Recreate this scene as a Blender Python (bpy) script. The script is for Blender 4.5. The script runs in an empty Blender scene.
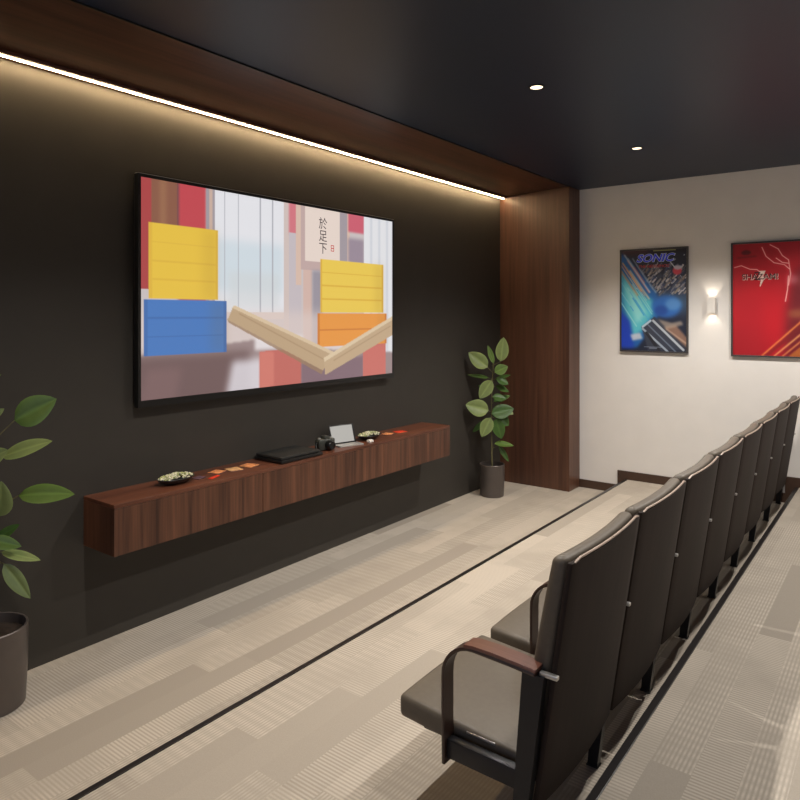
import bpy, bmesh, math, random
import numpy as np
from mathutils import Vector, Matrix
random.seed(7)
C = bpy.context.scene.collection
PI = math.pi
# ------------------------------------------------------------------ room numbers
CAMX, CAMH, F = 3.37, 1.70, 678.0
YAW = math.radians(37.0)
H = 2.94                      # ceiling
FAR = 6.44                    # far wall
BACK = -2.6
RIGHT = 5.4
P1X, P1Z = 1.21, 0.14         # first step
P2X, P2Z = 2.615, 0.28        # second step
sn, cs = math.sin(YAW), math.cos(YAW)
def ray(u, v):
    r = (u-400)/F; d = (v-315)/F
    return Vector((-sn+r*cs, cs+r*sn, -d))
def on_x(u, v, x):            # where a sight line meets a wall-parallel plane
    k = ray(u, v); t = (x-CAMX)/k.x
    return Vector((x, k.y*t, CAMH+k.z*t))
def on_y(u, v, y):
    k = ray(u, v); t = y/k.y
    return Vector((CAMX+k.x*t, y, CAMH+k.z*t))
def on_z(u, v, z):
    k = ray(u, v); t = (z-CAMH)/k.z
    return Vector((CAMX+k.x*t, k.y*t, z))
def lin(c):
    return tuple((x/12.92 if x <= .04045 else ((x+.055)/1.055)**2.4) for x in c)
def rgb(r, g, b): return lin((r/255, g/255, b/255))

# ------------------------------------------------------------------ materials
def newmat(name):
    m = bpy.data.materials.new(name); m.use_nodes = True
    nt = m.node_tree; b = nt.nodes['Principled BSDF']
    return m, nt, b
def flat(name, col, rough=.5, metal=0, noise=.0, nscale=30, spec=.5, bump=0, coat=0):
    m, nt, b = newmat(name)
    b.inputs['Roughness'].default_value = rough
    b.inputs['Metallic'].default_value = metal
    b.inputs['Specular IOR Level'].default_value = spec
    b.inputs['Coat Weight'].default_value = coat
    tc = nt.nodes.new('ShaderNodeTexCoord')
    n = nt.nodes.new('ShaderNodeTexNoise'); n.inputs['Scale'].default_value = nscale
    n.inputs['Detail'].default_value = 4
    nt.links.new(tc.outputs['Object'], n.inputs['Vector'])
    r = nt.nodes.new('ShaderNodeValToRGB')
    a, c = tuple(x*(1-noise) for x in col), tuple(min(1, x*(1+noise)) for x in col)
    r.color_ramp.elements[0].position = .3; r.color_ramp.elements[1].position = .7
    r.color_ramp.elements[0].color = (*a, 1); r.color_ramp.elements[1].color = (*c, 1)
    nt.links.new(n.outputs['Fac'], r.inputs['Fac'])
    nt.links.new(r.outputs['Color'], b.inputs['Base Color'])
    if bump:
        bp = nt.nodes.new('ShaderNodeBump'); bp.inputs['Strength'].default_value = bump
        bp.inputs['Distance'].default_value = .002
        nt.links.new(n.outputs['Fac'], bp.inputs['Height']); nt.links.new(bp.outputs['Normal'], b.inputs['Normal'])
    return m
def wood(name, dark, light, scale, rough=.45, seed=0):
    """grain runs along the axis that has the small scale"""
    m, nt, b = newmat(name)
    b.inputs['Roughness'].default_value = rough
    tc = nt.nodes.new('ShaderNodeTexCoord')
    mp = nt.nodes.new('ShaderNodeMapping'); mp.inputs['Scale'].default_value = scale
    mp.inputs['Location'].default_value = (seed, seed*1.7, seed*.3)
    nt.links.new(tc.outputs['Object'], mp.inputs['Vector'])
    n1 = nt.nodes.new('ShaderNodeTexNoise'); n1.inputs['Scale'].default_value = 1; n1.inputs['Detail'].default_value = 2
    n1.inputs['Distortion'].default_value = .3
    n2 = nt.nodes.new('ShaderNodeTexNoise'); n2.inputs['Scale'].default_value = 5; n2.inputs['Detail'].default_value = 6
    nt.links.new(mp.outputs[0], n1.inputs['Vector']); nt.links.new(mp.outputs[0], n2.inputs['Vector'])
    mx = nt.nodes.new('ShaderNodeMath'); mx.operation = 'MULTIPLY_ADD'; mx.inputs[1].default_value = .45
    nt.links.new(n2.outputs['Fac'], mx.inputs[0])
    ml = nt.nodes.new('ShaderNodeMath'); ml.operation = 'MULTIPLY'; ml.inputs[1].default_value = .6
    nt.links.new(n1.outputs['Fac'], ml.inputs[0]); nt.links.new(ml.outputs[0], mx.inputs[2])
    r = nt.nodes.new('ShaderNodeValToRGB')
    e = r.color_ramp.elements
    e[0].position = .36; e[0].color = (*dark, 1); e[1].position = .70; e[1].color = (*light, 1)
    nt.links.new(mx.outputs[0], r.inputs['Fac']); nt.links.new(r.outputs['Color'], b.inputs['Base Color'])
    return m
def emit(name, col, st):
    m = bpy.data.materials.new(name); m.use_nodes = True; nt = m.node_tree; nt.nodes.clear()
    e = nt.nodes.new('ShaderNodeEmission'); o = nt.nodes.new('ShaderNodeOutputMaterial')
    e.inputs['Color'].default_value = (*col, 1); e.inputs['Strength'].default_value = st
    nt.links.new(e.outputs[0], o.inputs[0]); return m
def colattr(name, glow=None, rough=.4):
    m, nt, b = newmat(name)
    a = nt.nodes.new('ShaderNodeVertexColor'); a.layer_name = 'Col'
    if glow:
        b.inputs['Base Color'].default_value = (.01, .01, .01, 1); b.inputs['Roughness'].default_value = .35
        nt.links.new(a.outputs['Color'], b.inputs['Emission Color']); b.inputs['Emission Strength'].default_value = glow
    else:
        nt.links.new(a.outputs['Color'], b.inputs['Base Color']); b.inputs['Roughness'].default_value = rough
    return m

def carpet(name):
    m, nt, b = newmat(name)
    N = nt.nodes; L = nt.links
    b.inputs['Roughness'].default_value = .9; b.inputs['Specular IOR Level'].default_value = .15
    geo = N.new('ShaderNodeNewGeometry'); sx = N.new('ShaderNodeSeparateXYZ'); L.new(geo.outputs['Position'], sx.inputs[0])
    def M(op, a, b_=None, c=None):
        n = N.new('ShaderNodeMath'); n.operation = op
        for i, v in enumerate((a, b_, c)):
            if v is None: continue
            if isinstance(v, (int, float)): n.inputs[i].default_value = v
            else: L.new(v, n.inputs[i])
        return n.outputs[0]
    def WN(x, y, s=0.0):
        cb = N.new('ShaderNodeCombineXYZ'); 
        for k, v in enumerate((x, y, s)):
            if isinstance(v, (int, float)): cb.inputs[k].default_value = v
            else: L.new(v, cb.inputs[k])
        w = N.new('ShaderNodeTexWhiteNoise'); w.noise_dimensions = '3D'; L.new(cb.outputs[0], w.inputs['Vector'])
        return w.outputs['Value']
    X, Y = sx.outputs['X'], sx.outputs['Y']
    i = M('FLOOR', M('DIVIDE', M('ADD', X, 0.045), 0.125))
    yo = M('ADD', M('DIVIDE', Y, 1.05), M('MULTIPLY', WN(i, 3.0, 1.0), 7.0))
    j = M('FLOOR', yo)
    r1, r2 = WN(i, j, 5.0), WN(i, j, 9.0)
    # weave kinds: short cross ribs, a squared grid, plain pile
    rib_y = M('SINE', M('MULTIPLY', Y, 2*PI/0.0155)); rib_x = M('SINE', M('MULTIPLY', X, 2*PI/0.0135))
    ribs = M('MULTIPLY_ADD', M('SMOOTH_MIN', rib_y, 1.0, .1), .5, .5)
    grid = M('MULTIPLY', M('MULTIPLY_ADD', rib_x, .5, .5), M('MULTIPLY_ADD', M('SINE', M('MULTIPLY', Y, 2*PI/0.05)), .25, .75))
    isrib = M('LESS_THAN', r1, .34); isgrid = M('MULTIPLY', M('GREATER_THAN', r1, .34), M('LESS_THAN', r1, .82))
    nz = N.new('ShaderNodeTexNoise'); nz.inputs['Scale'].default_value = 3.0; nz.inputs['Detail'].default_value = 3
    L.new(geo.outputs['Position'], nz.inputs['Vector'])
    fine = N.new('ShaderNodeTexNoise'); fine.inputs['Scale'].default_value = 220; fine.inputs['Detail'].default_value = 2
    L.new(geo.outputs['Position'], fine.inputs['Vector'])
    amp = M('SMOOTH_MIN', M('MAXIMUM', M('MULTIPLY', M('SUBTRACT', nz.outputs['Fac'], .35), 5.0), 0.0), 1.0, .1)
    pat = M('ADD', M('MULTIPLY', ribs, isrib), M('MULTIPLY', grid, isgrid))
    pat = M('ADD', M('MULTIPLY', pat, M('MULTIPLY_ADD', amp, .6, .4)), 0.0)
    tone = M('MULTIPLY_ADD', r2, .15, .66)                      # each plank its own shade
    plain = M('SUBTRACT', 1.0, M('ADD', isrib, isgrid))
    tone = M('SUBTRACT', tone, M('MULTIPLY', plain, .02))
    val = M('ADD', tone, M('MULTIPLY', pat, .34))
    val = M('ADD', val, M('MULTIPLY', M('SUBTRACT', fine.outputs['Fac'], .5), .16))
    mix = N.new('ShaderNodeMix'); mix.data_type = 'RGBA'; mix.clamp_factor = True
    mix.inputs[6].default_value = (*rgb(76, 69, 61), 1); mix.inputs[7].default_value = (*rgb(202, 191, 177), 1)
    L.new(M('SUBTRACT', val, .12), mix.inputs[0]); L.new(mix.outputs[2], b.inputs['Base Color'])
    bp = N.new('ShaderNodeBump'); bp.inputs['Strength'].default_value = .35; bp.inputs['Distance'].default_value = .002
    L.new(val, bp.inputs['Height']); L.new(bp.outputs['Normal'], b.inputs['Normal'])
    return m

M_CARPET = carpet('carpet_planks')
M_DARKWALL = flat('charcoal_paint', rgb(53, 49, 44), .6, noise=.05, nscale=6)
M_FARWALL = flat('warm_white_paint', rgb(226, 222, 218), .8, noise=.02, nscale=5)
M_CEIL = flat('ceiling_paint', rgb(20, 34, 56), .45, noise=.04, nscale=4)
M_WALNUT_V = wood('walnut_upright_grain', rgb(56, 32, 23), rgb(112, 72, 52), (9, 14, .5), .42, 2)
M_WALNUT_COL = wood('walnut_column', rgb(70, 44, 33), rgb(104, 70, 52), (9, 9, .35), .40, 5)
M_WALNUT_T = wood('walnut_long_grain', rgb(74, 40, 28), rgb(116, 70, 50), (14, .7, 9), .40, 3)
M_SOFFIT = wood('walnut_soffit', rgb(58, 33, 24), rgb(98, 58, 42), (10, .35, 9), .38, 8)
M_BASE = flat('brown_baseboard', rgb(70, 50, 38), .45, noise=.08)
M_NOSE = flat('dark_nosing', rgb(30, 26, 26), .35, noise=.05)
M_STEEL = flat('dark_steel', rgb(44, 44, 48), .38, .6, noise=.04)
M_CHROME = flat('light_metal', rgb(190, 188, 186), .3, .8, noise=.03)
M_LEATHER = flat('taupe_leather', rgb(92, 83, 72), .5, noise=.06, nscale=60, bump=.15)
M_SHELL = wood('chair_shell_veneer', rgb(31, 23, 20), rgb(42, 32, 28), (6, 10, .8), .7, 1)
M_PIPING = flat('pale_piping', rgb(172, 152, 138), .35, noise=.03)
M_ARM = flat('arm_brown_lacquer', rgb(60, 42, 34), .35, noise=.08, nscale=20)
M_ARMPAD = wood('arm_pad_wood', rgb(84, 50, 40), rgb(112, 72, 60), (1, 30, 30), .35, 4)
M_BLACK = flat('black_plastic', rgb(18, 18, 19), .35, noise=.05)
M_BLACKM = flat('black_matte', rgb(34, 34, 33), .55, noise=.05)
M_POT = flat('pewter_pot', rgb(98, 90, 86), .38, .45, noise=.10, nscale=5)
M_SOIL = flat('soil', rgb(40, 28, 20), .95, noise=.4, nscale=60, bump=.6)
M_STEM = flat('stem_bark', rgb(96, 92, 62), .6, noise=.15)
M_LEAF = colattr('leaf', rough=.35)
M_WHITE = flat('white_lacquer', rgb(232, 228, 222), .4, noise=.01)
M_SILVER = flat('silver_case', rgb(190, 190, 188), .35, .5, noise=.03)
M_STRIP = emit('warm_led', (1.0, .73, .40), 150)
M_LAMP = emit('lamp_glow', (1.0, .80, .55), 2.6)
M_SCONCE_GLOW = emit('sconce_glow', (1.0, .88, .74), 12)
M_FRAME = flat('poster_frame', rgb(64, 60, 60), .4, noise=.04)
M_BOWL = flat('dark_ceramic', rgb(46, 46, 46), .3, noise=.05)
M_SNACK = flat('snack_green', rgb(150, 158, 100), .7, noise=.35, nscale=90)
M_SNACK2 = flat('snack_pale', rgb(206, 202, 176), .7, noise=.2, nscale=90)
M_WIN = emit('dusk_sky', (.55, .68, 1.0), .6)

M_SHELL.node_tree.nodes['Principled BSDF'].inputs['Specular IOR Level'].default_value = .2
# ------------------------------------------------------------------ mesh helpers
def obj(name, bm, mat, parent=None, smooth=True, loc=None):
    me = bpy.data.meshes.new(name); bmesh.ops.recalc_face_normals(bm, faces=bm.faces)
    bm.to_mesh(me); bm.free()
    for mm in (mat if isinstance(mat, (list, tuple)) else [mat]): me.materials.append(mm)
    if smooth:
        me.polygons.foreach_set('use_smooth', [True]*len(me.polygons))
        try: me.set_sharp_from_angle(angle=math.radians(35))
        except Exception: pass
    o = bpy.data.objects.new(name, me); C.objects.link(o)
    if parent: o.parent = parent
    if loc is not None: o.location = loc
    return o
def thing(name, label, cat, loc=(0, 0, 0), group=None, rz=0):
    o = bpy.data.objects.new(name, None); C.objects.link(o); o.empty_display_size = .05
    o.location = loc; o.rotation_euler = (0, 0, rz); o['label'] = label; o['category'] = cat
    if group: o['group'] = group
    return o
def tag(o, label, cat, group=None):
    o['label'] = label; o['category'] = cat
    if group: o['group'] = group
    return o
def struct(name, bm, mat, parent=None, smooth=False):
    o = obj(name, bm, mat, parent, smooth); o['kind'] = 'structure'; return o
def box(bm, x0, x1, y0, y1, z0, z1, mi=0, bev=0, seg=2):
    r = bmesh.ops.create_cube(bm, size=1)
    vs = r['verts']
    for v in vs:
        v.co = Vector(((x0+x1)/2+v.co.x*(x1-x0), (y0+y1)/2+v.co.y*(y1-y0), (z0+z1)/2+v.co.z*(z1-z0)))
    fs = set(f for v in vs for f in v.link_faces)
    for f in fs: f.material_index = mi
    if bev:
        es = list(set(e for v in vs for e in v.link_edges))
        bmesh.ops.bevel(bm, geom=es, offset=bev, segments=seg, profile=.5, affect='EDGES')
    return bm
def B(*a, **k): return box(bmesh.new(), *a, **k)
def cuts(bm, axis, a, b, n):
    for k in range(1, n):
        co = Vector((0, 0, 0)); co[axis] = a+(b-a)*k/n; no = Vector((0, 0, 0)); no[axis] = 1
        bmesh.ops.bisect_plane(bm, geom=bm.verts[:]+bm.edges[:]+bm.faces[:], plane_co=co, plane_no=no)
def loft(bm, rings, closed=True, caps=True, mi=0):
    R = [[bm.verts.new(p) for p in r] for r in rings]
    n = len(R[0])
    for a, b in zip(R, R[1:]):
        for k in range(n if closed else n-1):
            f = bm.faces.new((a[k], a[(k+1) % n], b[(k+1) % n], b[k])); f.material_index = mi
    if caps:
        bm.faces.new(R[0]).material_index = mi; bm.faces.new(list(reversed(R[-1]))).material_index = mi
    return bm
def lathe(bm, prof, n=40, c=(0, 0), mi=0, sx=1, sy=1):
    rings = []
    for r, z in prof:
        rings.append([(c[0]+sx*r*math.cos(2*PI*k/n), c[1]+sy*r*math.sin(2*PI*k/n), z) for k in range(n)])
    return loft(bm, rings, True, True, mi)
def tube(bm, pts, rad, n=8):
    pts = [Vector(p) for p in pts]; rings = []
    for i, p in enumerate(pts):
        d = (pts[min(i+1, len(pts)-1)]-pts[max(i-1, 0)]).normalized()
        a = d.orthogonal().normalized() if i == 0 else (rings_a - d*rings_a.dot(d)).normalized()
        rings_a = a; b = d.cross(a)
        r = rad[i] if isinstance(rad, (list, tuple)) else rad
        rings.append([p+a*r*math.cos(2*PI*k/n)+b*r*math.sin(2*PI*k/n) for k in range(n)])
    return loft(bm, rings)
def ribbon(bm, path, w, th):
    """flat bent strip: path in the xz plane, width along y"""
    P = [Vector((x, 0, z)) for x, z in path]; rings = []
    for i, p in enumerate(P):
        d = (P[min(i+1, len(P)-1)]-P[max(i-1, 0)]).normalized(); nrm = Vector((-d.z, 0, d.x))
        e = .18*th
        a, b = p+nrm*th/2, p-nrm*th/2
        rings.append([(a.x, -w/2+e, a.z), (a.x, w/2-e, a.z), (p.x, w/2, p.z), (b.x, w/2-e, b.z), (b.x, -w/2+e, b.z), (p.x, -w/2, p.z)])
    return loft(bm, rings)

# ------------------------------------------------------------------ SETTING
struct('floor', B(-.1, P1X, BACK, FAR+.1, -.1, 0), M_CARPET)
bm = B(P1X, P2X, BACK, FAR, -.1, P1Z)
st1 = struct('trim_1', bm, [M_CARPET]); 
bm = B(P2X, RIGHT, BACK, FAR, -.1, P2Z)
st2 = struct('trim_2', bm, [M_CARPET])
struct('trim_3', B(P1X-.006, P1X+.020, BACK, FAR-.03, P1Z-.03, P1Z+.004, bev=.002), M_NOSE)
struct('trim_4', B(P2X-.006, P2X+.022, BACK, FAR-.03, P2Z-.03, P2Z+.004, bev=.002), M_NOSE)
struct('wall_left', B(-.1, 0, BACK, FAR+.1, 0, H+.1), M_DARKWALL)
struct('wall_far', B(0, RIGHT, FAR, FAR+.1, 0, H+.1), M_FARWALL)
struct('wall_right', B(RIGHT, RIGHT+.1, BACK, FAR+.1, -.1, H+.1), M_FARWALL)
struct('ceiling', B(.74, RIGHT, BACK, FAR, H, H+.1), M_CEIL)
bm = B(.0, .736, BACK, FAR, H-.002, H+.1)
for v in bm.verts:
    if v.co.x < .1 and v.co.z < H: v.co.z = H-.036
struct('trim_5', bm, M_SOFFIT)
struct('trim_6', B(.736, .742, BACK, FAR, H-.008, H+.1), M_BLACK)
# unseen back wall; its wide window is added to let in cool fill light
bm = bmesh.new()
box(bm, 0, RIGHT, BACK-.1, BACK, -.1, .5); box(bm, 0, RIGHT, BACK-.1, BACK, 2.6, H+.1)
box(bm, 0, .5, BACK-.1, BACK, .5, 2.6); box(bm, RIGHT-.5, RIGHT, BACK-.1, BACK, .5, 2.6)
struct('wall_back', bm, M_FARWALL)
bm = bmesh.new()
for x in (.5, 2.1, 3.25, RIGHT-.55): box(bm, x, x+.05, BACK-.08, BACK-.03, .5, 2.6)
box(bm, .5, RIGHT-.5, BACK-.08, BACK-.03, .5, .55); box(bm, .5, RIGHT-.5, BACK-.08, BACK-.03, 2.55, 2.6)
struct('window_1', bm, M_BLACKM)
# column
colm = struct('trim_7', B(0, .748, 6.18, FAR, 0, H-.003, bev=.003), M_WALNUT_COL)
# stepped baseboards on the far wall
bh = .078
struct('baseboard_far', B(.735, P1X-.08, FAR-.014, FAR, 0, bh, bev=.002), M_BASE)
bm = bmesh.new(); box(bm, P1X-.08, P1X, FAR-.014, FAR, 0, P1Z+bh); box(bm, P1X, P2X-.08, FAR-.014, FAR, P1Z, P1Z+bh)
struct('baseboard_far_step', bm, M_BASE)
bm = bmesh.new(); box(bm, P2X-.08, P2X, FAR-.014, FAR, P1Z, P2Z+bh); box(bm, P2X, RIGHT, FAR-.014, FAR, P2Z, P2Z+bh)
struct('baseboard_far_top', bm, M_BASE)

# warm light strip where wall and soffit meet
ls = thing('light_strip', 'long warm glowing light strip along the top of the dark wall under the wooden soffit', 'light strip', (.050, 1.8, H-.054))
LY0, LY1 = BACK-1.8+.02, 6.165-1.8
obj('housing', B(-.0495, .034, LY0, LY1, .0012, .0185), M_SOFFIT, ls, False)
obj('diffuser', B(-.004, .004, LY0+.01, LY1-.005, -.0016, .0012), M_STRIP, ls, False)

# ------------------------------------------------------------------ painted pictures (flat by nature)
def grid_mesh(name, w, h, img, mat, parent, face):
    """img: numpy [rows, cols, 3] sRGB 0..1, row 0 = top. face: maps (s 0..1, t 0..1 from top) to local point"""
    nr, nc = img.shape[:2]
    bmv = [face(j/(nc-1), i/(nr-1)) for i in range(nr) for j in range(nc)]
    fc = [(i*nc+j, i*nc+j+1, (i+1)*nc+j+1, (i+1)*nc+j) for i in range(nr-1) for j in range(nc-1)]
    me = bpy.data.meshes.new(name); me.from_pydata(bmv, [], fc)
    a = me.color_attributes.new('Col', 'FLOAT_COLOR', 'POINT')
    l = np.where(img <= .04045, img/12.92, ((np.clip(img, 0, 1)+.055)/1.055)**2.4)
    arr = np.ones((nr*nc, 4), dtype=np.float32); arr[:, :3] = l.reshape(-1, 3)
    a.data.foreach_set('color', arr.ravel())
    me.materials.append(mat)
    o = bpy.data.objects.new(name, me); C.objects.link(o); o.parent = parent
    return o
class Canvas:
    def __init__(s, w, h, col): 
        s.w, s.h = w, h; s.a = np.ones((h, w, 3))*np.array(col)/255.
        s.Y, s.X = np.mgrid[0:h, 0:w].astype(float); s.X = (s.X+.5)/w; s.Y = (s.Y+.5)/h
        s.rs = np.random.RandomState(3)
    def blend(s, m, col, op=1):
        m = (m*op)[..., None]; s.a = s.a*(1-m)+np.array(col)/255.*m
    def poly(s, pts, col, op=1, soft=0):
        m = np.zeros((s.h, s.w), bool); n = len(pts); j = n-1
        for i in range(n):
            xi, yi = pts[i]; xj, yj = pts[j]
            if yi != yj:
                c = ((yi > s.Y) != (yj > s.Y)) & (s.X < (xj-xi)*(s.Y-yi)/(yj-yi)+xi); m ^= c
            j = i
        m = m.astype(float)
        if soft: m = blur(m, soft)
        s.blend(m, col, op)
    def rect(s, x0, y0, x1, y1, col, op=1, soft=0): s.poly([(x0, y0), (x1, y0), (x1, y1), (x0, y1)], col, op, soft)
    def line(s, pts, wd, col, op=1, soft=0, asp=1.0):
        m = np.zeros((s.h, s.w))
        for (x0, y0), (x1, y1) in zip(pts, pts[1:]):
            X, Y = s.X*asp, s.Y; ax, ay, bx, by = x0*asp, y0, x1*asp, y1
            d = ((bx-ax)**2+(by-ay)**2)+1e-9
            t = np.clip(((X-ax)*(bx-ax)+(Y-ay)*(by-ay))/d, 0, 1)
            dist = np.hypot(X-ax-t*(bx-ax), Y-ay-t*(by-ay))
            m = np.maximum(m, np.clip((wd/2-dist)*s.h+.5, 0, 1))
        if soft: m = blur(m, soft)
        s.blend(m, col, op)
    def disc(s, cx, cy, rx, ry, col, op=1, soft=0):
        m = (((s.X-cx)/rx)**2+((s.Y-cy)/ry)**2 < 1).astype(float)
        if soft: m = blur(m, soft)
        s.blend(m, col, op)
def blur(m, n):
    for _ in range(2):
        for ax in (0, 1):
            k = 2*n+1; p = np.pad(m, [(n+1, n) if q == ax else (0, 0) for q in range(2)], mode='edge')
            c = np.cumsum(p, axis=ax)
            m = (np.take(c, range(k, c.shape[ax]), ax)-np.take(c, range(0, c.shape[ax]-k), ax))/k
    return m
FONT = None
def lettering(name, text, size, mat, parent, loc, rot, shear=0, sx=1, depth=.0006, bold=.0):
    cu = bpy.data.curves.new(name, 'FONT'); cu.body = text; cu.size = size; cu.align_x = 'CENTER'; cu.align_y = 'CENTER'
    cu.shear = shear; cu.extrude = depth; cu.offset = size*bold
    to = bpy.data.objects.new(name+'_src', cu); C.objects.link(to)
    bpy.context.view_layer.update()
    dg = bpy.context.evaluated_depsgraph_get()
    me = bpy.data.meshes.new_from_object(to.evaluated_get(dg)); me.name = name
    bpy.data.objects.remove(to)
    me.materials.clear(); me.materials.append(mat)
    o = bpy.data.objects.new(name, me); C.objects.link(o); o.parent = parent
    o.location = loc; o.rotation_euler = rot; o.scale = (sx, 1, 1)
    return o

# ------------------------------------------------------------------ TELEVISION
TY0, TY1, TZ0, TZ1 = 2.058, 4.312, 1.200, 2.463
tv = thing('television', 'large wall-mounted television with thin black frame showing a bright film scene', 'television', (0, (TY0+TY1)/2, TZ0))
tw, th_ = (TY1-TY0), (TZ1-TZ0)
bm = B(.012, .050, -tw/2+.004, tw/2-.004, .004, th_-.004, bev=.004)
obj('case', bm, M_BLACK, tv)
bm = bmesh.new()
fw = .017
for a in ((-tw/2, -tw/2+fw, 0, th_), (tw/2-fw, tw/2, 0, th_), (-tw/2+fw, tw/2-fw, 0, fw+.020), (-tw/2+fw, tw/2-fw, th_-fw, th_)):
    box(bm, .030, .062, a[0], a[1], a[2], a[3])
obj('bezel', bm, M_BLACK, tv, False)
bm = bmesh.new(); e = .003
for a in ((-tw/2, tw/2, th_, th_+e),):
    box(bm, .028, .061, a[0], a[1], a[2], a[3])
tr = obj('edge_trim', bm, M_SILVER, tv, False); tr['label'] = 'thin silver edge along the top of the television'
obj('wall_bracket', B(.0005, .012, -.35, .35, .3, .9), M_BLACKM, tv, False)
SY0, SY1, SZ0, SZ1 = TY0+fw, TY1-fw, TZ0+fw+.020, TZ1-fw
def z1(x, y):                      # a spot on the screen, as a fraction of its width and height
    p = on_x(120+x/2.759, 160+y/2.759, .055)
    return ((p.y-SY0)/(SY1-SY0), (SZ1-p.z)/(SZ1-SZ0))
cv = Canvas(384, 216, (226, 216, 214))
def zr(x0, ya, yb, x1, col, op=1, soft=0):   # upright band between two columns, heights as fractions
    a = z1(x0, 300)[0]; b = z1(x1, 300)[0]; cv.rect(a, ya, b, yb, col, op, soft)
cv.rect(0, 0, 1, .78, (206, 196, 196))
zr(40, 0, .50, 160, (170, 52, 54)); zr(88, 0, .42, 160, (132, 78, 56)); zr(112, 0, .35, 130, (150, 98, 66), 1, 2)
zr(158, 0, .20, 170, (96, 60, 60)); zr(163, 0, .55, 238, (196, 56, 66), 1, 1); zr(163, .30, .62, 238, (150, 96, 100), .6, 3)
zr(238, 0, .8, 262, (160, 150, 158)); zr(246, 0, .66, 256, (206, 176, 160))
zr(262, 0, .60, 452, (238, 240, 246)); zr(262, .24, .5, 452, (208, 226, 236), .8, 5); zr(300, .40, .58, 440, (214, 220, 222), .6, 4)
for x in (288, 326, 386, 420): zr(x, 0, .60, x+3, (168, 170, 180), .9)
zr(262, .60, .64, 460, (226, 206, 196)); zr(452, 0, .8, 470, (214, 196, 190))
zr(466, 0, .17, 490, (216, 110, 122), 1, 1); zr(466, .16, .8, 500, (200, 190, 196)); zr(486, 0, .45, 500, (222, 190, 172))
zr(498, 0, .36, 625, (196, 168, 164)); zr(510, 0, .31, 607, (240, 222, 210))
zr(606, 0, .34, 628, (160, 150, 158)); zr(626, 0, .8, 634, (222, 190, 172))
zr(630, 0, .11, 672, (208, 84, 104), 1, 1); zr(630, .15, .45, 672, (150, 134, 150), 1, 2)
zr(672, 0, .9, 756, (236, 238, 242)); 
for x in (690, 712, 734): zr(x, 0, .9, x+5, (206, 212, 222), .8, 1)
zr(506, .36, .8, 530, (216, 182, 170)); zr(530, .36, .8, 560, (150, 144, 156), 1, 2)
cv.rect(0, .60, .72, .82, (226, 208, 202), .7, 6)
# table top and its reflections
cv.poly([(0, .80), (.36, .745), (.50, .80), (1, .86), (1, 1), (0, 1)], (150, 128, 128), 1, 1)
cv.rect(0, .80, .34, 1, (92, 66, 66), .85, 5)
cv.poly([(.28, .85), (.42, .84), (.42, 1), (.26, 1)], (232, 228, 236), .85, 4)
cv.poly([(.02, .86), (.12, .86), (.10, 1), (.0, 1)], (124, 92, 92), .6, 4)
cv.rect(.36, .73, .55, .80, (244, 238, 240), .9, 2)
cv.poly([z1(385, 528), z1(500, 518), z1(500, 622), z1(385, 628)], (196, 96, 86), 1)
cv.poly([z1(385, 528), z1(425, 528), z1(425, 622), z1(385, 628)], (214, 114, 100), 1, 1)
cv.poly([z1(500, 560), z1(670, 540), z1(670, 600), z1(500, 615)], (120, 92, 104), .9, 1)
cv.poly([z1(670, 505), z1(733, 500), z1(733, 595), z1(670, 600)], (206, 102, 92), 1)
# plain stacked crates where the film's figures stand
def crate(x0, x1, ya, yb, c, slat, n):
    a = z1(x0, 300)[0]; b = z1(x1, 300)[0]
    cv.rect(a, ya, b, yb, c)
    for k in range(1, n):
        y = ya+(yb-ya)*k/n; cv.rect(a, y-.004, b, y+.004, slat)
    cv.rect(a, ya, a+.010, yb, slat); cv.rect(b-.010, ya, b, yb, slat)
    cv.rect(b-.05, ya, b, yb, (120, 80, 20), .12, 6)
crate(80, 272, .20, .54, (240, 196, 52), (232, 184, 48), 4)
crate(66, 294, .545, .80, (54, 112, 192), (46, 98, 174), 3)
crate(552, 726, .29, .60, (244, 206, 70), (228, 178, 50), 4)
crate(545, 735, .605, .80, (240, 148, 52), (214, 120, 40), 2)
# the two planks
cv.poly([z1(315, 400), z1(588, 528), z1(560, 580), z1(297, 440)], (190, 160, 122))
cv.poly([z1(315, 400), z1(588, 528), z1(584, 536), z1(310, 408)], (222, 196, 158))
cv.poly([z1(297, 440), z1(560, 580), z1(556, 590), z1(300, 448)], (150, 116, 84), .8)
cv.poly([z1(752, 430), z1(752, 482), z1(566, 592), z1(562, 545)], (196, 166, 128))
cv.poly([z1(752, 430), z1(752, 440), z1(564, 556), z1(562, 545)], (226, 202, 164))
cv.line([z1(590, 552), z1(745, 458)], .006, (160, 128, 92), .7, 0, 1.8)
cv.line([z1(330, 424), z1(560, 548)], .006, (160, 128, 92), .7, 0, 1.8)
cv.rect(0, 0, 1, 1, (255, 240, 236), .13)
M_SCREEN = colattr('screen_glow', glow=.86)
sy = lambda s: (SY0+(SY1-SY0)*s)-(TY0+TY1)/2
sz = lambda t: (SZ1-(SZ1-SZ0)*t)-TZ0
sc = grid_mesh('screen', 0, 0, cv.a, M_SCREEN, tv, lambda s, t: (.055, sy(s), sz(t)))
sc['label'] = 'glowing screen picture with wooden planks, red panels and coloured crates'
M_INK = emit('ink', rgb(70, 62, 66), .8); M_SEAL = emit('seal_red', rgb(214, 70, 66), .8)
RX = (PI/2, 0, PI/2)
cx_ = z1(560, 300)[0]
for ch, yy in (('\u65bc', .088), ('\u8db3', .160), ('\u4e0b', .232)):
    lettering('scroll_lettering', ch, .088, M_INK, tv, (.0555, sy(cx_), sz(yy)), RX, depth=.0002)
cs_ = z1(586, 300)[0]
bm = bmesh.new()
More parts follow.
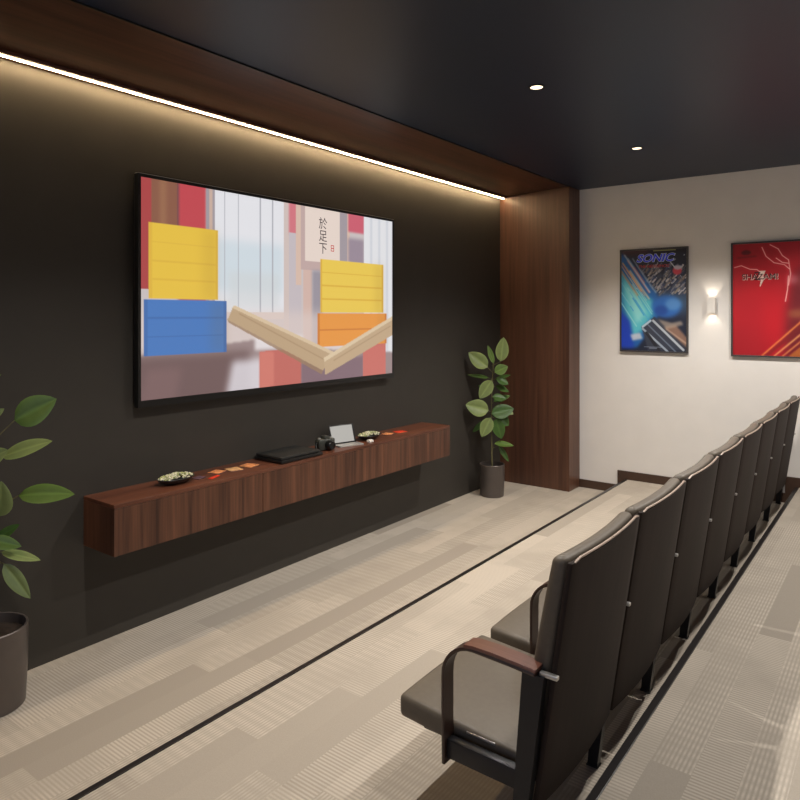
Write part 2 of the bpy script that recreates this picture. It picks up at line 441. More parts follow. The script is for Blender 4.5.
for a in ((-.016, -.011, -.022, .022), (.011, .016, -.022, .022), (-.016, .016, .017, .022), (-.016, .016, -.022, -.017), (-.016, .016, -.003, .003)):
    box(bm, .0552, .0558, sy(cs_)+a[0], sy(cs_)+a[1], sz(.222)+a[2], sz(.222)+a[3])
obj('seal_mark', bm, M_SEAL, tv, False)

# ------------------------------------------------------------------ MEDIA CABINET
CZ0, CZ1, CXF = .526, .777, .287
CY0, CY1 = 1.790, 4.785
cab = thing('wall_cabinet', 'long low walnut cabinet floating on the dark wall below the television', 'cabinet', (0, CY0, CZ0))
L = CY1-CY0; hh = CZ1-CZ0
bm = bmesh.new(); box(bm, 0, CXF-.019, 0, L, 0, .018); box(bm, 0, CXF-.019, 0, .018, .018, hh-.02); box(bm, 0, CXF-.019, L-.018, L, .018, hh-.02); box(bm, 0, .012, .018, L-.018, .018, hh-.02)
for y in (.945, 2.105): box(bm, .012, CXF-.020, y-.009, y+.009, .018, hh-.02)
obj('body', bm, M_WALNUT_V, cab, False)
obj('top_panel', B(0, CXF, 0, L, hh-.0195, hh, bev=.0015), M_WALNUT_T, cab, False)
for a, b in ((0, .945), (.945, 2.105), (2.105, L)):
    obj('door', B(CXF-.0185, CXF, a+(.0 if a == 0 else .002), b-(0 if b == L else .002), 0, hh-.021, bev=.001), M_WALNUT_V, cab, False)

# ------------------------------------------------------------------ CINEMA CHAIRS
PITCH = .583; Y0 = 1.70; NCH = 8
# back centre line, relative to origin at (2.53, y, P1Z)
OX = 2.53
def sag(y):                       # the back wraps round the sitter
    return .017*(1-(2*y/.56)**2)
def cushion_back():
    bm = bmesh.new(); W = .548; Lb = .655; T = .048
    box(bm, -T/2, T/2, -W/2, W/2, 0, Lb, bev=.020, seg=5)
    cuts(bm, 1, -W/2+.027, W/2-.027, 10); cuts(bm, 2, .03, Lb-.03, 6)
    for v in bm.verts:
        x, y, z = v.co
        f = z/Lb
        x += .010*math.sin(PI*f)*(-1 if x < 0 else 0)        # fuller in the middle, on the front
        X = x-.022+.104*f+sag(y); Z = .262+z*.985
        v.co = (X, y, Z)
    return bm
def shell_back():
    bm = bmesh.new(); W = .562; Lb = .70; T = .018
    box(bm, -T/2, T/2, -W/2, W/2, 0, Lb, bev=.006, seg=2)
    cuts(bm, 1, -W/2+.01, W/2-.01, 12)
    for v in bm.verts:
        x, y, z = v.co; f = z/Lb
        v.co = (x+.012+.104*f+sag(y), y, .200+z)
    return bm
def piping_back():
    pts = []
    for k in range(15):
        y = -.27+.54*k/14
        pts.append((.012+.104+.004+sag(y), y, .9045-.01*max(0, abs(y)-.26)/.01))
    return tube(bmesh.new(), pts, .0035, 8)
def seat_bm():
    bm = bmesh.new(); W = .524; D = .475; T = .072
    box(bm, -D, 0, -W/2, W/2, -T, 0, bev=.018, seg=4)
    cuts(bm, 1, -W/2+.03, W/2-.03, 6); cuts(bm, 0, -D+.03, -.03, 6)
    for v in bm.verts:
        x, y, z = v.co
        crown = .006*(1-(2*y/W)**2) if z > -.02 else 0
        v.co = (x+.005, y, z+.348+(-x)*.06-.028+crown)
    return bm
def arm_path():
    p = [(-.262, .236), (-.264, .38), (-.264, .49)]
    cxr, czr, R = -.164, .497, .100
    for k in range(1, 9):
        a = PI-PI/2*k/8; p.append((cxr+R*math.cos(a), czr+R*math.sin(a)*1.02))
    p += [(-.10, .597), (-.03, .594), (.030, .590)]
    return p
def chair_thing(kind_label, group):
    t = thing('cinema_chair', kind_label, 'chair', (OX, 0, P1Z), group)
    obj('backrest', cushion_back(), M_LEATHER, t)
    sh = obj('back_shell', shell_back(), M_SHELL, t); sh['label'] = 'dark brown veneer shell behind the padded back'
    obj('piping', piping_back(), M_PIPING, sh)
    s = obj('seat', seat_bm(), M_LEATHER, t)
    obj('hinge_plate', B(-.215, -.120, -.2645, -.2602, .316, .323, bev=.001), M_CHROME, s)
    obj('seat_pan', B(-.40, -.01, -.225, .225, .246, .268, bev=.006), M_BLACKM, t)
    return t
def arm_set(t, y):
    a = obj('armrest', ribbon(bmesh.new(), arm_path(), .055, .010), M_ARM, t, loc=(0, y, 0))
    pad = ribbon(bmesh.new(), [(-.190, .604), (-.16, .6085), (-.10, .6085), (-.03, .6050), (.020, .6020), (.034, .6005)], .060, .010)
    p = obj('arm_pad', pad, M_ARMPAD, a); p['label'] = 'reddish wooden pad on top of the arm'
    bm = bmesh.new()
    pr = lambda z: .005+.055*(z/.6)
    rings = []
    for z in (0, .02, .3, .5, .584):
        x0 = -.056+.046*(z/.6); x1 = -.022+.076*(z/.6)
        rings.append([(x0, -.015, z), (x1, -.015, z), (x1, .015, z), (x0, .015, z)])
    loft(bm, rings)
    l = obj('leg', bm, M_STEEL, t, False, loc=(0, y, 0))
    obj('foot_plate', B(-.060, -.018, -.018, .018, 0, .006, bev=.002), M_BLACKM, l)
    obj('side_rail', B(-.258, -.033, -.015, .015, .250, .306, bev=.003), M_STEEL, t, loc=(0, y, 0))
    br = obj('bracket', B(.036, .088, -.008, .008, .583, .594, bev=.002), M_CHROME, t, loc=(0, y, 0)); br['label'] = 'small bright metal bracket at the back of the arm'
def copy_tree(o, parent=None):
    c = o.copy(); C.objects.link(c); c.parent = parent
    for ch in list(o.children): copy_tree(ch, c)
    return c
where = ['nearest the viewer, first of the row', 'second in the row from the near end', 'third in the row from the near end',
         'fourth in the row from the near end', 'fifth in the row from the near end', 'sixth in the row from the near end',
         'second to last, near the white wall', 'last of the row, beside the white wall']
proto = chair_thing('dark brown leather cinema chair '+where[0], 'row of cinema chairs')
arm_set(proto, -PITCH/2)
for i in range(NCH):
    o = proto if i == 0 else copy_tree(proto)
    o.location = (OX, Y0+PITCH*(i+.5), P1Z)
    o['label'] = 'dark brown leather cinema chair '+where[i]
    if i == NCH-1: arm_set(o, PITCH/2-.0)

# ------------------------------------------------------------------ PLANTS
LG = [rgb(62, 92, 40), rgb(86, 112, 50), rgb(122, 138, 84)]
def leaf(bm, base, direction, length, width, up=Vector((0, 0, 1)), droop=.25, fold=.25, tone=0, lay=None, var=1.0):
    d = Vector(direction).normalized(); side = d.cross(Vector(up)).normalized(); n = side.cross(d).normalized()
    base = Vector(base); nu, nv = 10, 4
    rows = []
    for i in range(nu+1):
        f = i/nu
        w = width/2*(math.sin(PI*min(1, f**.82))**.75)*(1.0 if f < .98 else .3)
        c = base+d*length*f-Vector((0, 0, 1))*droop*length*f*f
        row = []
        for j in range(-nv, nv+1):
            q = j/nv
            row.append(bm.verts.new(c+side*w*q+n*(abs(q)*fold*w-.5*abs(q)**3*fold*w)))
            a = abs(q)
            base_c = np.array(tone)
            k = 1.35 if j == 0 else (.88+.22*a+.05*math.sin(i*2.1+j))
            if a > .9: k *= 1.18
            row[-1][lay] = (*np.clip(base_c*k*var, 0, 1), 1)
        rows.append(row)
    for a, b in zip(rows, rows[1:]):
        for k in range(2*nv): bm.faces.new((a[k], a[k+1], b[k+1], b[k]))
def plant(label, loc, radius, height, stems, leaves, group=None):
    t = thing('potted_plant', label, 'plant', loc, group)
    w = .010
    prof = [(radius*.90, 0), (radius*.93, .004), (radius*.985, height*.5), (radius, height-.004), (radius-.003, height), (radius-w, height-.002), (radius-w-.001, height-.045), (.001, height-.045)]
    pot = obj('pot', lathe(bmesh.new(), prof, 56), M_POT, t)
    bm = bmesh.new(); n = 28
    lathe(bm, [(radius-w-.002, height-.044), (radius*.7, height-.036), (radius*.3, height-.03), (.002, height-.028)], n)
    obj('soil', bm, M_SOIL, t)
    bm = bmesh.new()
    for pts, r in stems: tube(bm, pts, r)
    bl = bmesh.new(); lay = bl.verts.layers.float_color.new('Col')
    for l in leaves:
        tube(bm, [l['root'], l['base']], .0028, 6)
        leaf(bl, l['base'], l['dir'], l['len'], l['wid'], l.get('up', (0, 0, 1)), l.get('droop', .25), l.get('fold', .25), LG[l.get('tone', 1)], lay)
    obj('stem', bm, M_STEM, t)
    o = obj('foliage', bl, M_LEAF, t); o.data.color_attributes.active_color = o.data.color_attributes['Col']
    return t
RIGHTV = Vector((cs, sn, 0)); TOCAM = Vector((sn, -cs, 0)); UPV = Vector((0, 0, 1))
def lf(root_h, bx, bz, ang, ln, wd, out=0.0, face=.8, tone=1, droop=.15, depth=0, sx=0.0):
    """root_h: height on stem; bx,bz: leaf base beside the stem; ang: where the tip points, degrees from rightwards; face: how much the blade faces the viewer"""
    a = math.radians(ang)
    d = RIGHTV*math.cos(a)+UPV*math.sin(a)+TOCAM*out
    up = TOCAM*face+UPV*(1-face)
    b = RIGHTV*bx+UPV*bz+TOCAM*depth
    return dict(root=RIGHTV*sx+UPV*root_h, base=b, dir=d, len=ln, wid=wd, up=up, droop=droop, tone=tone)
# far plant in the corner: pixel scale there is about 9.4 mm
S = 6.4/F
fx, fy = .215, 5.63
def zz(v): return CAMH-(v-315)*S
def FL(u0, v0, u1, v1, w, rootv, tone=1, face=.8, out=0, depth=.04, droop=0):
    dx, dz = (u1-u0)*S, -(v1-v0)*S
    ln = math.hypot(dx, dz)
    return lf(zz(rootv), (u0-493)*S, zz(v0), math.degrees(math.atan2(dz, dx)), ln*math.sqrt(1+out*out), w*S, out, face, tone, droop, depth)
fl = [FL(501, 361, 504, 337, 13, 366, 2), FL(488, 367, 469, 352, 15, 372, 2), FL(494, 363, 488, 345, 6, 366, 1, .5),
      FL(495, 372, 508, 366, 11, 376, 1, .7), FL(490, 378, 468, 375, 8, 380, 0, .3, 0, -.02), FL(496, 380, 512, 375, 8, 383, 0, .3, .1, -.03),
      FL(492, 380, 480, 398, 13, 378, 2), FL(497, 386, 510, 392, 9, 388, 0, .4, .1, -.02), FL(497, 378, 509, 384, 10, 380, 0, .5, 0, .02),
      FL(489, 410, 466, 404, 17, 412, 2), FL(492, 413, 514, 408, 15, 413, 0, .7), FL(502, 407, 514, 414, 8, 410, 2, .6, 0, .02),
      FL(493, 396, 506, 398, 9, 398, 0, .5, .1), FL(488, 412, 474, 415, 7, 414, 0, .4, 0, -.03), FL(495, 402, 512, 396, 9, 404, 0, .4, 0, -.04),
      FL(491, 417, 482, 436, 13, 414, 2), FL(496, 418, 502, 438, 13, 416, 0, .8), FL(499, 415, 510, 426, 12, 415, 0, .7, 0, -.02),
      FL(486, 422, 474, 433, 6, 420, 0, .5, 0, -.05), FL(495, 443, 514, 443, 8, 452, 1, .4, .1, .02, .1), FL(500, 446, 510, 462, 6, 448, 0, .5, 0, -.02),
      FL(491, 392, 480, 386, 8, 394, 0, .5, 0, -.05)]
stems = [([(0, 0, .24), RIGHTV*-.004+UPV*zz(440), RIGHTV*-.006+UPV*zz(400), RIGHTV*.01+UPV*zz(366), RIGHTV*.0+UPV*zz(352)], [.008, .007, .006, .005, .003])]
plant('small potted rubber plant in the corner beside the walnut column', (fx, fy, 0), .118, .30, stems, fl, 'rubber plants in metal pots')
# near plant at the left edge
S2 = 2.93/F
nx, ny = .168, 1.283
def zn(v): return CAMH-(v-315)*S2
def NL(u0, v0, u1, v1, w, rootv, tone=1, face=.8, out=0, depth=.04, droop=0):
    dx, dz = (u1-u0)*S2, -(v1-v0)*S2; ln = math.hypot(dx, dz)
    return lf(zn(rootv), (u0+10)*S2, zn(v0), math.degrees(math.atan2(dz, dx)), ln*math.sqrt(1+out*out), w*S2, out, face, tone, droop, depth)
nl = [NL(12, 422, 55, 400, 30, 445, 1, .85, 0, -.02), NL(-4, 418, 10, 408, 8, 425, 2), NL(2, 458, 56, 438, 19, 470, 2, .55, .1, .0, .05),
      NL(-12, 462, 17, 448, 18, 470, 2, .8, .1, .05), NL(12, 500, 70, 494, 21, 515, 1, .6, 0, -.05, .08),
      NL(6, 514, 12, 478, 30, 525, 2, .9, .1, .06), NL(-20, 500, -2, 470, 24, 520, 2, .8),
      NL(-6, 538, 27, 545, 14, 552, 1, .7), NL(4, 552, 46, 559, 11, 556, 2, .45, .1, .02), NL(8, 563, 37, 596, 17, 560, 2, .8, .1, .03, .0),
      NL(-10, 545, 16, 528, 12, 555, 0, .6, 0, -.03), NL(-15, 540, -50, 520, 26, 560, 1), NL(-15, 470, -55, 450, 28, 480, 1), NL(-14, 430, -45, 405, 26, 440, 1),
      NL(-10, 400, -18, 366, 22, 410, 1), NL(-12, 575, -40, 600, 22, 570, 1), NL(-8, 385, 7, 374, 7, 392, 1, .5), NL(-16, 505, -56, 512, 26, 515, 0)]
stems = [([(0, 0, .30), RIGHTV*.01+UPV*zn(590), RIGHTV*-.006+UPV*zn(520), RIGHTV*.004+UPV*zn(450), RIGHTV*.0+UPV*zn(385)], [.010, .009, .008, .006, .003])]
plant('large potted rubber plant at the left end of the dark wall, beside the cabinet', (nx, ny, 0), .148, .345, stems, nl, 'rubber plants in metal pots')

# ------------------------------------------------------------------ POSTERS
def poster_frame(name, label, x0, x1, z0, z1_):
    t = thing(name, label, 'poster', ((x0+x1)/2, FAR, z0)); w = (x1-x0)/2; h = z1_-z0; fr = .014
    bm = bmesh.new()
    for a in ((-w, -w+fr, 0, h), (w-fr, w, 0, h), (-w+fr, w-fr, 0, fr), (-w+fr, w-fr, h-fr, h)):
        box(bm, a[0], a[1], -.028, 0, a[2], a[3], bev=.001)
    obj('frame', bm, M_FRAME, t, False)
    return t, w-fr, h-2*fr, fr
M_PRINT = colattr('poster_print', rough=.5)
# blue one
pt, pw, ph, fr = poster_frame('movie_poster', 'smaller framed poster with dark blue city artwork and blue title above streaks', 1.157, 1.772, 1.353, 2.318)
cv = Canvas(150, 230, (26, 34, 56))
A = .64
cv.rect(0, 0, 1, .04, (22, 22, 40), 1, 2); cv.rect(0, 0, .45, .05, (90, 30, 40), .5, 5)
cv.rect(.45, .42, 1, .62, (70, 104, 138), .7, 12)
rs = random.Random(4)
for _ in range(240):
    x, y = rs.uniform(.28, .98), rs.uniform(.17, .46); l = rs.uniform(.01, .05); c = rs.choice([(110, 112, 124), (70, 76, 92), (150, 140, 128), (190, 186, 190), (120, 104, 98), (44, 60, 96)])
    cv.line([(x, y), (x+l*1.2, y-l*.9)], rs.uniform(.008, .02), c, rs.uniform(.5, .9), 0, A)
for _ in range(22):
    cv.disc(rs.uniform(.5, .98), rs.uniform(.06, .4), .008, .005, (170, 180, 200), .8)
# bright trail from top left
cv.poly([(0, .02), (.14, .10), (.55, .42), (.62, .60), (.45, .80), (.25, .97), (0, .96)], (26, 96, 170), 1, 3)
cv.poly([(0, .22), (.20, .38), (.50, .50), (.52, .62), (.34, .80), (.18, .86), (.02, .50)], (96, 206, 216), .9, 5)
cv.poly([(.05, .32), (.30, .50), (.40, .62), (.24, .74)], (170, 236, 232), .7, 5)
cv.poly([(0, .62), (.14, .70), (.20, .98), (0, .98)], (20, 60, 190), .9, 4)
for k in range(26):
    x = rs.uniform(-.05, .25); y = rs.uniform(0, .55); l = rs.uniform(.12, .4)
    c = rs.choice([(210, 236, 240), (60, 170, 220), (30, 110, 200), (150, 220, 226)]) if y > .22 else rs.choice([(230, 180, 140), (196, 80, 70), (240, 226, 200), (120, 140, 170)])
    cv.line([(x, y), (x+l*.8, y+l*.78)], rs.uniform(.004, .014), c, rs.uniform(.4, .9), 0, A)
for x, y, l, c in ((.02, .12, .30, (236, 190, 120)), (.10, .10, .34, (222, 110, 90)), (.05, .04, .4, (214, 226, 236)), (.14, .2, .3, (244, 216, 180)), (.18, .08, .36, (150, 170, 196)), (.0, .2, .26, (226, 150, 90))):
    cv.line([(x, y), (x+l, y+l*.95)], .012, c, .85, 1, A)
# plain blue burst in place of the figure
cv.disc(.70, .56, .22, .11, (40, 104, 190), .95, 4); cv.disc(.80, .54, .12, .06, (104, 160, 216), .7, 4); cv.disc(.62, .60, .10, .05, (24, 66, 150), .7, 3)
cv.disc(.86, .215, .07, .04, (196, 60, 76), 1, 1); cv.disc(.87, .185, .06, .022, (190, 190, 206), .9, 1); cv.line([(.76, .13), (.82, .18)], .008, (200, 210, 220), 1, 0, A)
# grey and brown streaks bottom right
cv.poly([(.32, .76), (.52, .66), (1, .98), (.42, .99)], (54, 60, 76), 1, 1)
for x0, y0, x1, y1, w, c in ((.34, .78, .72, 1.0, .020, (170, 184, 200)), (.42, .74, .84, 1.0, .014, (110, 122, 142)), (.50, .70, .95, .98, .022, (196, 204, 214)), (.34, .76, .46, .70, .02, (200, 220, 236)), (.40, .82, .60, 1.0, .03, (28, 30, 40))):
    cv.line([(x0, y0), (x1, y1)], w, c, .9, 0, A)
cv.poly([(.66, .76), (.84, .74), (1, .86), (1, .96)], (146, 112, 96), .95, 2); cv.line([(.7, .78), (1, .92)], .012, (210, 180, 156), .8, 1, A)
cv.poly([(.56, .68), (.78, .72), (.92, .70), (.95, .74), (.70, .78)], (186, 168, 150), .7, 2)
cv.poly([(.14, .84), (.30, .82), (.34, .88), (.18, .90)], (226, 220, 224), .8, 2)
cv.rect(.36, .955, .64, .96, (150, 160, 180), .8); cv.rect(.44, .965, .56, .972, (150, 160, 180), .7)
cv.rect(.50, .010, .84, .016, (190, 190, 120), .8)
pr = grid_mesh('print', 0, 0, cv.a, M_PRINT, pt, lambda s, t: (-pw+2*pw*s, -.018, fr+ph*(1-t)))
pr['label'] = 'blue poster print with streaks and night city'
M_TB = flat('title_blue', rgb(44, 70, 235), .4); M_TW = flat('title_pale', rgb(190, 205, 250), .4); M_TR = flat('title_red', rgb(160, 30, 36), .4)
FR = (PI/2, 0, 0)
def place(u, v, yy): 
    p = on_y(u, v, FAR+yy); return (p.x-pt.location.x, yy, p.z-pt.location.z)
lettering('title_outline', 'SONIC', .098, M_TW, pt, place(654.5, 258.3, -.0192), FR, .28, 1.12, bold=.055)
lettering('title', 'SONIC', .098, M_TB, pt, place(654.3, 258.3, -.0212), FR, .28, 1.12, bold=.018)
lettering('subtitle', 'THE HEDGEHOG', .036, M_TR, pt, place(653.5, 266.3, -.0196), FR, .25, 1.02, bold=.02)
# red one
pt, pw, ph, fr = poster_frame('movie_poster', 'larger framed poster with bright red background and gold streaks, cut by the picture edge', 2.125, 2.905, 1.343, 2.322)
cv = Canvas(190, 230, (176, 8, 28))
A = .78
cv.disc(.30, .60, .32, .30, (198, 4, 28), .7, 20); cv.rect(0, .0, 1, .10, (150, 10, 26), .6, 14); cv.rect(0, .72, .3, 1, (140, 8, 22), .5, 20)
cv.rect(.02, .5, .3, 1, (168, 10, 30), .5, 12)
# plain maroon block shape in place of the figure
cv.poly([(.52, 1), (.54, .62), (.60, .30), (.72, .20), (1, .18), (1, 1)], (104, 14, 26), .9, 9)
cv.poly([(.66, .30), (.86, .26), (.92, .36), (.70, .42)], (180, 110, 90), .6, 9)
cv.poly([(.56, .60), (.76, .58), (.76, .66), (.56, .66)], (178, 130, 70), .6, 6)
for pts in ([(.38, .02), (.46, .06), (.50, .12), (.56, .16), (.58, .28), (.56, .38)], [(.30, .04), (.34, .12), (.42, .18), (.52, .20), (.57, .24)],
            [(.02, .21), (.09, .195), (.18, .23), (.25, .235), (.30, .27)], [(.44, .14), (.50, .18), (.56, .19)], [(.56, .3), (.55, .42), (.53, .52)]):
    cv.line(pts, .022, (230, 60, 70), .45, 3, A); cv.line(pts, .007, (255, 196, 190), .95, 0, A)
cv.poly([(.275, .25), (.335, .25), (.31, .30), (.335, .30), (.275, .40), (.29, .33), (.26, .33)], (246, 226, 214), .95, 0)
cv.disc(.60, .33, .05, .04, (255, 200, 200), .5, 6)
for x0, y0, x1, y1, w, c, o in ((.30, 1, 1, .44, .014, (240, 150, 70), .9), (.42, 1, 1, .56, .012, (250, 190, 110), .9), (.50, 1, 1, .62, .010, (240, 170, 90), .9), (.62, 1.02, 1, .74, .10, (188, 110, 40), .8), (.80, 1.02, 1, .86, .05, (240, 180, 80), .8), (.34, 1, .95, .52, .03, (120, 20, 20), .6)):
    cv.line([(x0, y0), (x1, y1)], w, c, o, 1, A)
cv.disc(.14, .08, .05, .022, (70, 8, 14), .7, 1); cv.line([(.05, .125), (.24, .115)], .012, (90, 8, 16), .6, 1, A)
pr = grid_mesh('print', 0, 0, cv.a, M_PRINT, pt, lambda s, t: (-pw+2*pw*s, -.018, fr+ph*(1-t)))
pr['label'] = 'red poster print with pale lightning and gold streaks'
M_TD = flat('title_dark', rgb(44, 8, 14), .4); M_TP = flat('title_shadow', rgb(226, 176, 168), .4)
lettering('title_shadow', 'SHAZAM!', .066, M_TP, pt, place(760.3, 277.3, -.0192), FR, .0, 1.0, bold=.03)
lettering('title', 'SHAZAM!', .066, M_TD, pt, place(759.8, 276.8, -.0212), FR, .0, 1.0)
lettering('title', 'Z', .098, M_TD, pt, place(757.4, 276.5, -.0216), FR, .0, .8)
# ------------------------------------------------------------------ SCONCE
sconce = thing('wall_sconce', 'small white up and down light between the two posters', 'wall light', (1.972, FAR, 1.785))
bm = bmesh.new()
hw, hd, hz, tt = .032, .060, .066, .003
box(bm, -hw, hw, -hd, -hd+tt, -hz, hz); box(bm, -hw, hw, -.012, 0, -hz, hz); box(bm, -hw, -hw+tt, -hd+tt, -.012, -hz, hz); box(bm, hw-tt, hw, -hd+tt, -.012, -hz, hz)
obj('housing', bm, M_WHITE, sconce, False)
obj('lamp', B(-hw+.005, hw-.005, -hd+.005, -.014, -.02, .02), M_SCONCE_GLOW, sconce, False)

# ------------------------------------------------------------------ DOWNLIGHTS
def downlight_meshes(t):
    bm = bmesh.new(); n = 32
    loft(bm, [[(r*math.cos(2*PI*k/n), r*math.sin(2*PI*k/n), z) for k in range(n)] for r, z in ((.046, 0), (.047, -.003), (.042, -.005), (.034, -.004), (.034, -.0015), (.046, 0))], True, False)
    obj('trim_ring', bm, M_BLACKM, t)
    bm = bmesh.new(); lathe(bm, [(.001, -.0004), (.0335, -.0004), (.0335, -.003), (.001, -.0035)], 24)
    obj('lamp', bm, M_LAMP, t)
dl = thing('ceiling_light', 'recessed ceiling downlight nearer the viewer, glowing warm', 'ceiling light', (1.745, 3.39, H), 'recessed ceiling lights')
downlight_meshes(dl)
c2 = copy_tree(dl); c2.location = (1.745, 5.08, H); c2['label'] = 'recessed ceiling downlight farther away, closer to the white wall'
def spot(loc, e, ang=115, blend=.7, col=(1, .84, .66), r=.016, rot=(0, 0, 0)):
    l = bpy.data.lights.new('spot', 'SPOT'); l.energy = e; l.spot_size = math.radians(ang); l.spot_blend = blend
    l.color = col; l.shadow_soft_size = r
    o = bpy.data.objects.new('lamp_spot', l); C.objects.link(o); o.location = loc; o.rotation_euler = rot; return o
def area(loc, sx_, sy_, e, col, rot):
    l = bpy.data.lights.new('area', 'AREA'); l.shape = 'RECTANGLE'; l.size = sx_; l.size_y = sy_; l.energy = e; l.color = col
    o = bpy.data.objects.new('cool_fill', l); C.objects.link(o); o.location = loc; o.rotation_euler = rot; return o
WARM = (1, .95, .88)
for y, e in ((1.70, 112), (3.39, 88), (5.08, 130)):
    spot((1.745, y, H-.012), e, 125, .6, WARM)
for y, e in ((1.75, 48), (3.39, 90), (5.08, 130)):
    spot((3.15, y, H-.012), e, 135, .5, WARM)
spot((4.9, 5.08, H-.012), 60, 120, .5, WARM)
for s, e in ((1, 1.0), (-1, .8)):
    spot((1.972, FAR-.035, 1.785+s*.03), e*1.5, 80, .6, (1, .88, .72), .01, (PI if s > 0 else 0, 0, 0))
area((RIGHT/2, BACK+.02, 1.55), 4.2, 2.0, 14, (.62, .74, 1.0), (PI/2, 0, 0))  # cool fill lamp added behind the viewer, across the unseen window opening

# ------------------------------------------------------------------ THINGS ON THE CABINET
def at_top(u, v, dz=0): return on_z(u, v, CZ1+dz)
def bowl(label, p, r, rz):
    t = thing('snack_bowl', label, 'bowl', (p.x, p.y, CZ1), 'snack bowls on the cabinet', rz)
    prof = [(r*.35, 0), (r*.55, .004), (r*.85, .018), (r, .034), (r*.985, .036), (r*.82, .022), (r*.5, .010), (.002, .008)]
    obj('dish', lathe(bmesh.new(), prof, 36, sx=1.0, sy=.62), M_BOWL, t)
    bm = bmesh.new(); rr = random.Random(int(r*1000))
    for k in range(170):
        a = rr.uniform(0, 2*PI); q = math.sqrt(rr.random())*.88
        c = Vector((r*q*math.cos(a), r*q*.62*math.sin(a), .030+.020*(1-q*q)+rr.uniform(-.003, .003)))
        s = rr.uniform(.006, .010)
        g = bmesh.ops.create_icosphere(bm, subdivisions=1, radius=s, matrix=Matrix.Translation(c)@Matrix.Rotation(rr.uniform(0, 3), 4, 'X')@Matrix.Diagonal((1, .7, .8, 1)))
        mi = rr.choice([0, 1, 1])
        for f in set(f for v in g['verts'] for f in v.link_faces): f.material_index = mi
    s = obj('snacks', bm, [M_SNACK, M_SNACK2], t); s['kind'] = 'stuff'; s['label'] = 'heap of pale green and cream snacks'
    return t
p = on_x(176, 482, .15); bowl('dark bowl heaped with snacks near the left end of the cabinet', Vector((.15, p.y, 0)), .112, PI/2)
p = on_x(369, 437, .15); bowl('dark bowl of snacks to the right of the upright tablet', Vector((.15, p.y, 0)), .112, PI/2)
# leaflets / packets lying flat
M_O1 = flat('packet_orange', rgb(214, 140, 90), .5, noise=.35, nscale=45); M_O2 = flat('packet_red', rgb(220, 60, 34), .45, noise=.15, nscale=40)
M_O3 = flat('packet_violet', rgb(96, 72, 84), .5, noise=.25, nscale=40); M_O4 = flat('packet_tan', rgb(206, 160, 112), .5, noise=.35, nscale=50)
def card(label, u, v, w, l, rz, mats, n=1, x=.14):
    p = on_x(u, v, x)
    t = thing('playing_card' if n == 0 else 'game_card', label, 'card', (x, p.y, CZ1), 'cards lying on the cabinet', rz)
    obj('card_face', B(-w/2, w/2, -l/2, l/2, .002, .0035), mats[0], t, False)
    obj('card_back', B(-w/2-.001, w/2+.001, -l/2-.001, l/2+.001, 0, .002), mats[1], t, False)
card('small violet-grey card beside the left snack bowl', 199, 475, .05, .06, .2, (M_O3, M_BLACKM), x=.150)
card('orange card behind the bright red strip', 217, 470, .075, .085, .3, (M_O1, M_O3), x=.115)
card('bright red card strip at the front of the left cards', 214, 475, .022, .085, .35, (M_O2, M_O2), x=.205)
card('tan and orange card between red card and black boxes', 234, 466, .085, .085, -.2, (M_O4, M_O3), x=.14)
card('light orange card nearest the stacked black boxes', 249, 461, .085, .085, .25, (M_O1, M_O4), x=.13)
card('brownish orange card just right of the right snack bowl', 388, 434, .07, .09, .3, (M_O1, M_O3), x=.13)
card('red-orange card at the right end of the card group', 400, 432, .07, .095, -.25, (M_O2, M_O1), x=.15)
# two flat black devices stacked
ym = 3.08; yl = .37
t = thing('disc_player', 'wide flat black player, lower of the two stacked black boxes', 'player', (.150, ym, CZ1))
obj('case', B(-.125, .125, -yl/2, yl/2, .003, .022, bev=.003), M_BLACK, t)
for a in (-.09, .09):
    for b in (-yl/2+.04, yl/2-.04): obj('foot', lathe(bmesh.new(), [(.010, 0), (.010, .0035)], 12, (a, b)), M_BLACKM, t)
obj('front_slot', B(.1245, .1265, -yl*.3, yl*.3, .010, .013), M_STEEL, t, False)
t = thing('set_top_box', 'flat matte black box lying on top of the lower black player', 'box', (.145, ym, CZ1+.022))
obj('case', B(-.115, .118, -yl/2+.01, yl/2-.02, .002, .019, bev=.004), M_BLACKM, t)
obj('foot_strip', B(-.10, .10, -yl/2+.04, yl/2-.05, 0, .0025), M_BLACK, t)
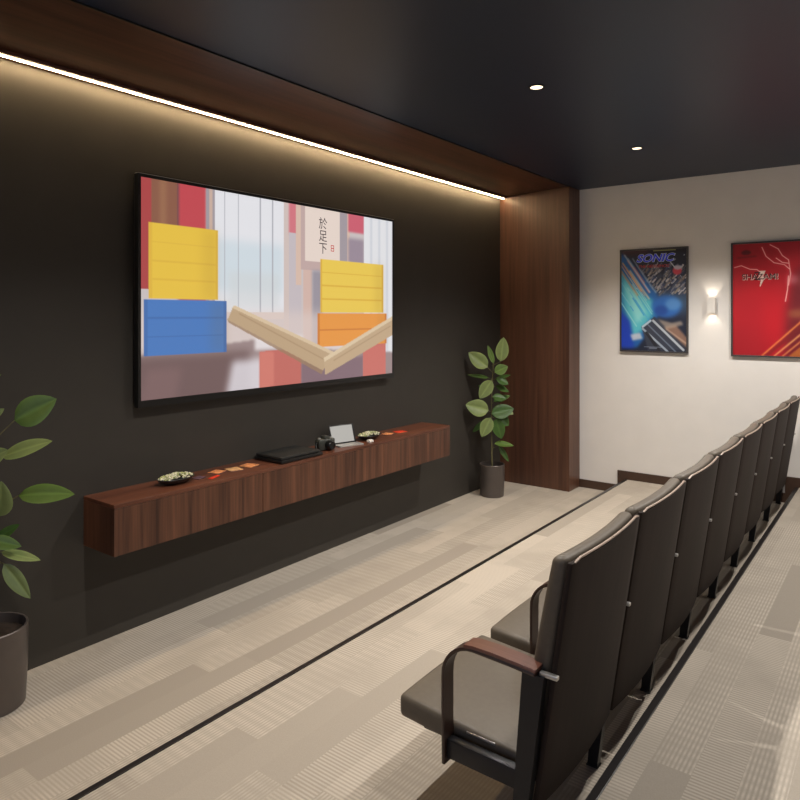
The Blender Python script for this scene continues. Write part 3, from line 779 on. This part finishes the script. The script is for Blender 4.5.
# camera
p = on_x(323, 448, .17)
t = thing('photo_camera', 'dark compact camera with round lens between black boxes and tablet', 'camera', (.165, 3.400, CZ1), None, -.2)
M_CAMB = flat('camera_body', rgb(58, 60, 56), .45, noise=.3, nscale=40)
bm = B(-.035, .030, -.065, .065, 0, .078, bev=.010, seg=3); box(bm, -.03, .028, -.065, -.035, 0, .062, bev=.01)
box(bm, -.025, .025, -.022, .022, .076, .098, bev=.006)
obj('body', bm, M_CAMB, t)
bm = bmesh.new(); lathe(bm, [(.030, 0), (.031, .02), (.029, .045), (.024, .05), (.022, .044), (.001, .04)], 28)
bmesh.ops.rotate(bm, verts=bm.verts, cent=(0, 0, 0), matrix=Matrix.Rotation(PI/2, 3, 'Y')); bmesh.ops.translate(bm, verts=bm.verts, vec=(.028, .008, .038))
obj('lens', bm, M_BLACK, t)
bm = bmesh.new(); lathe(bm, [(.009, .077), (.009, .086), (.001, .087)], 16, (0, -.048)); obj('dial', bm, M_SILVER, t)
obj('dial', lathe(bmesh.new(), [(.011, .077), (.011, .084), (.001, .085)], 16, (0, .045)), M_SILVER, t)
bm = bmesh.new(); tube(bm, [(0, -.064, .06), (.01, -.080, .05), (.02, -.088, .03), (.03, -.085, .010), (.045, -.07, .004)], .004); obj('strap', bm, M_BLACKM, t)
# tablet on its keyboard
p = on_x(343, 445, .15)
t = thing('tablet', 'silver tablet standing open, pale screen tilted back, beside the camera', 'tablet', (.13, 3.635, CZ1), None, -.25)
sc_ = obj('cover', B(-.004, .004, -.105, .105, 0, .135, bev=.002), M_BLACK, t); sc_.location = (.0, 0, .004); sc_.rotation_euler = (0, -.32, 0)
M_PALE = emit('tablet_screen', rgb(226, 222, 214), .62)
obj('screen', B(.0042, .0052, -.097, .088, .010, .128), M_PALE, sc_, False)
obj('keyboard', B(.012, .105, -.100, .100, 0, .008, bev=.002), M_SILVER, t)
p = on_x(357, 441, .19)
t = thing('white_earbud_case', 'tiny white rounded case at the right foot of the tablet', 'case', (.235, 3.80, CZ1))
obj('lid', B(-.016, .016, -.022, .022, .010, .018, bev=.004, seg=3), M_WHITE, t); obj('base', B(-.016, .016, -.022, .022, 0, .0098, bev=.004, seg=3), M_WHITE, t)

# ------------------------------------------------------------------ WORLD, CAMERA, VIEW
w = bpy.data.worlds.new('world'); bpy.context.scene.world = w; w.use_nodes = True
w.node_tree.nodes['Background'].inputs['Color'].default_value = (.5, .62, 1, 1)
w.node_tree.nodes['Background'].inputs['Strength'].default_value = .3
cam = bpy.data.cameras.new('camera'); co = bpy.data.objects.new('camera', cam); C.objects.link(co)
co.location = (CAMX, 0, CAMH); co.rotation_euler = (PI/2, 0, YAW)
cam.sensor_width = 36; cam.lens = F/800*36; cam.shift_y = -85/800; cam.clip_start = .02
bpy.context.scene.camera = co
vs = bpy.context.scene.view_settings
vs.view_transform = 'Standard'; vs.look = 'None'; vs.gamma = 1; vs.exposure = 0
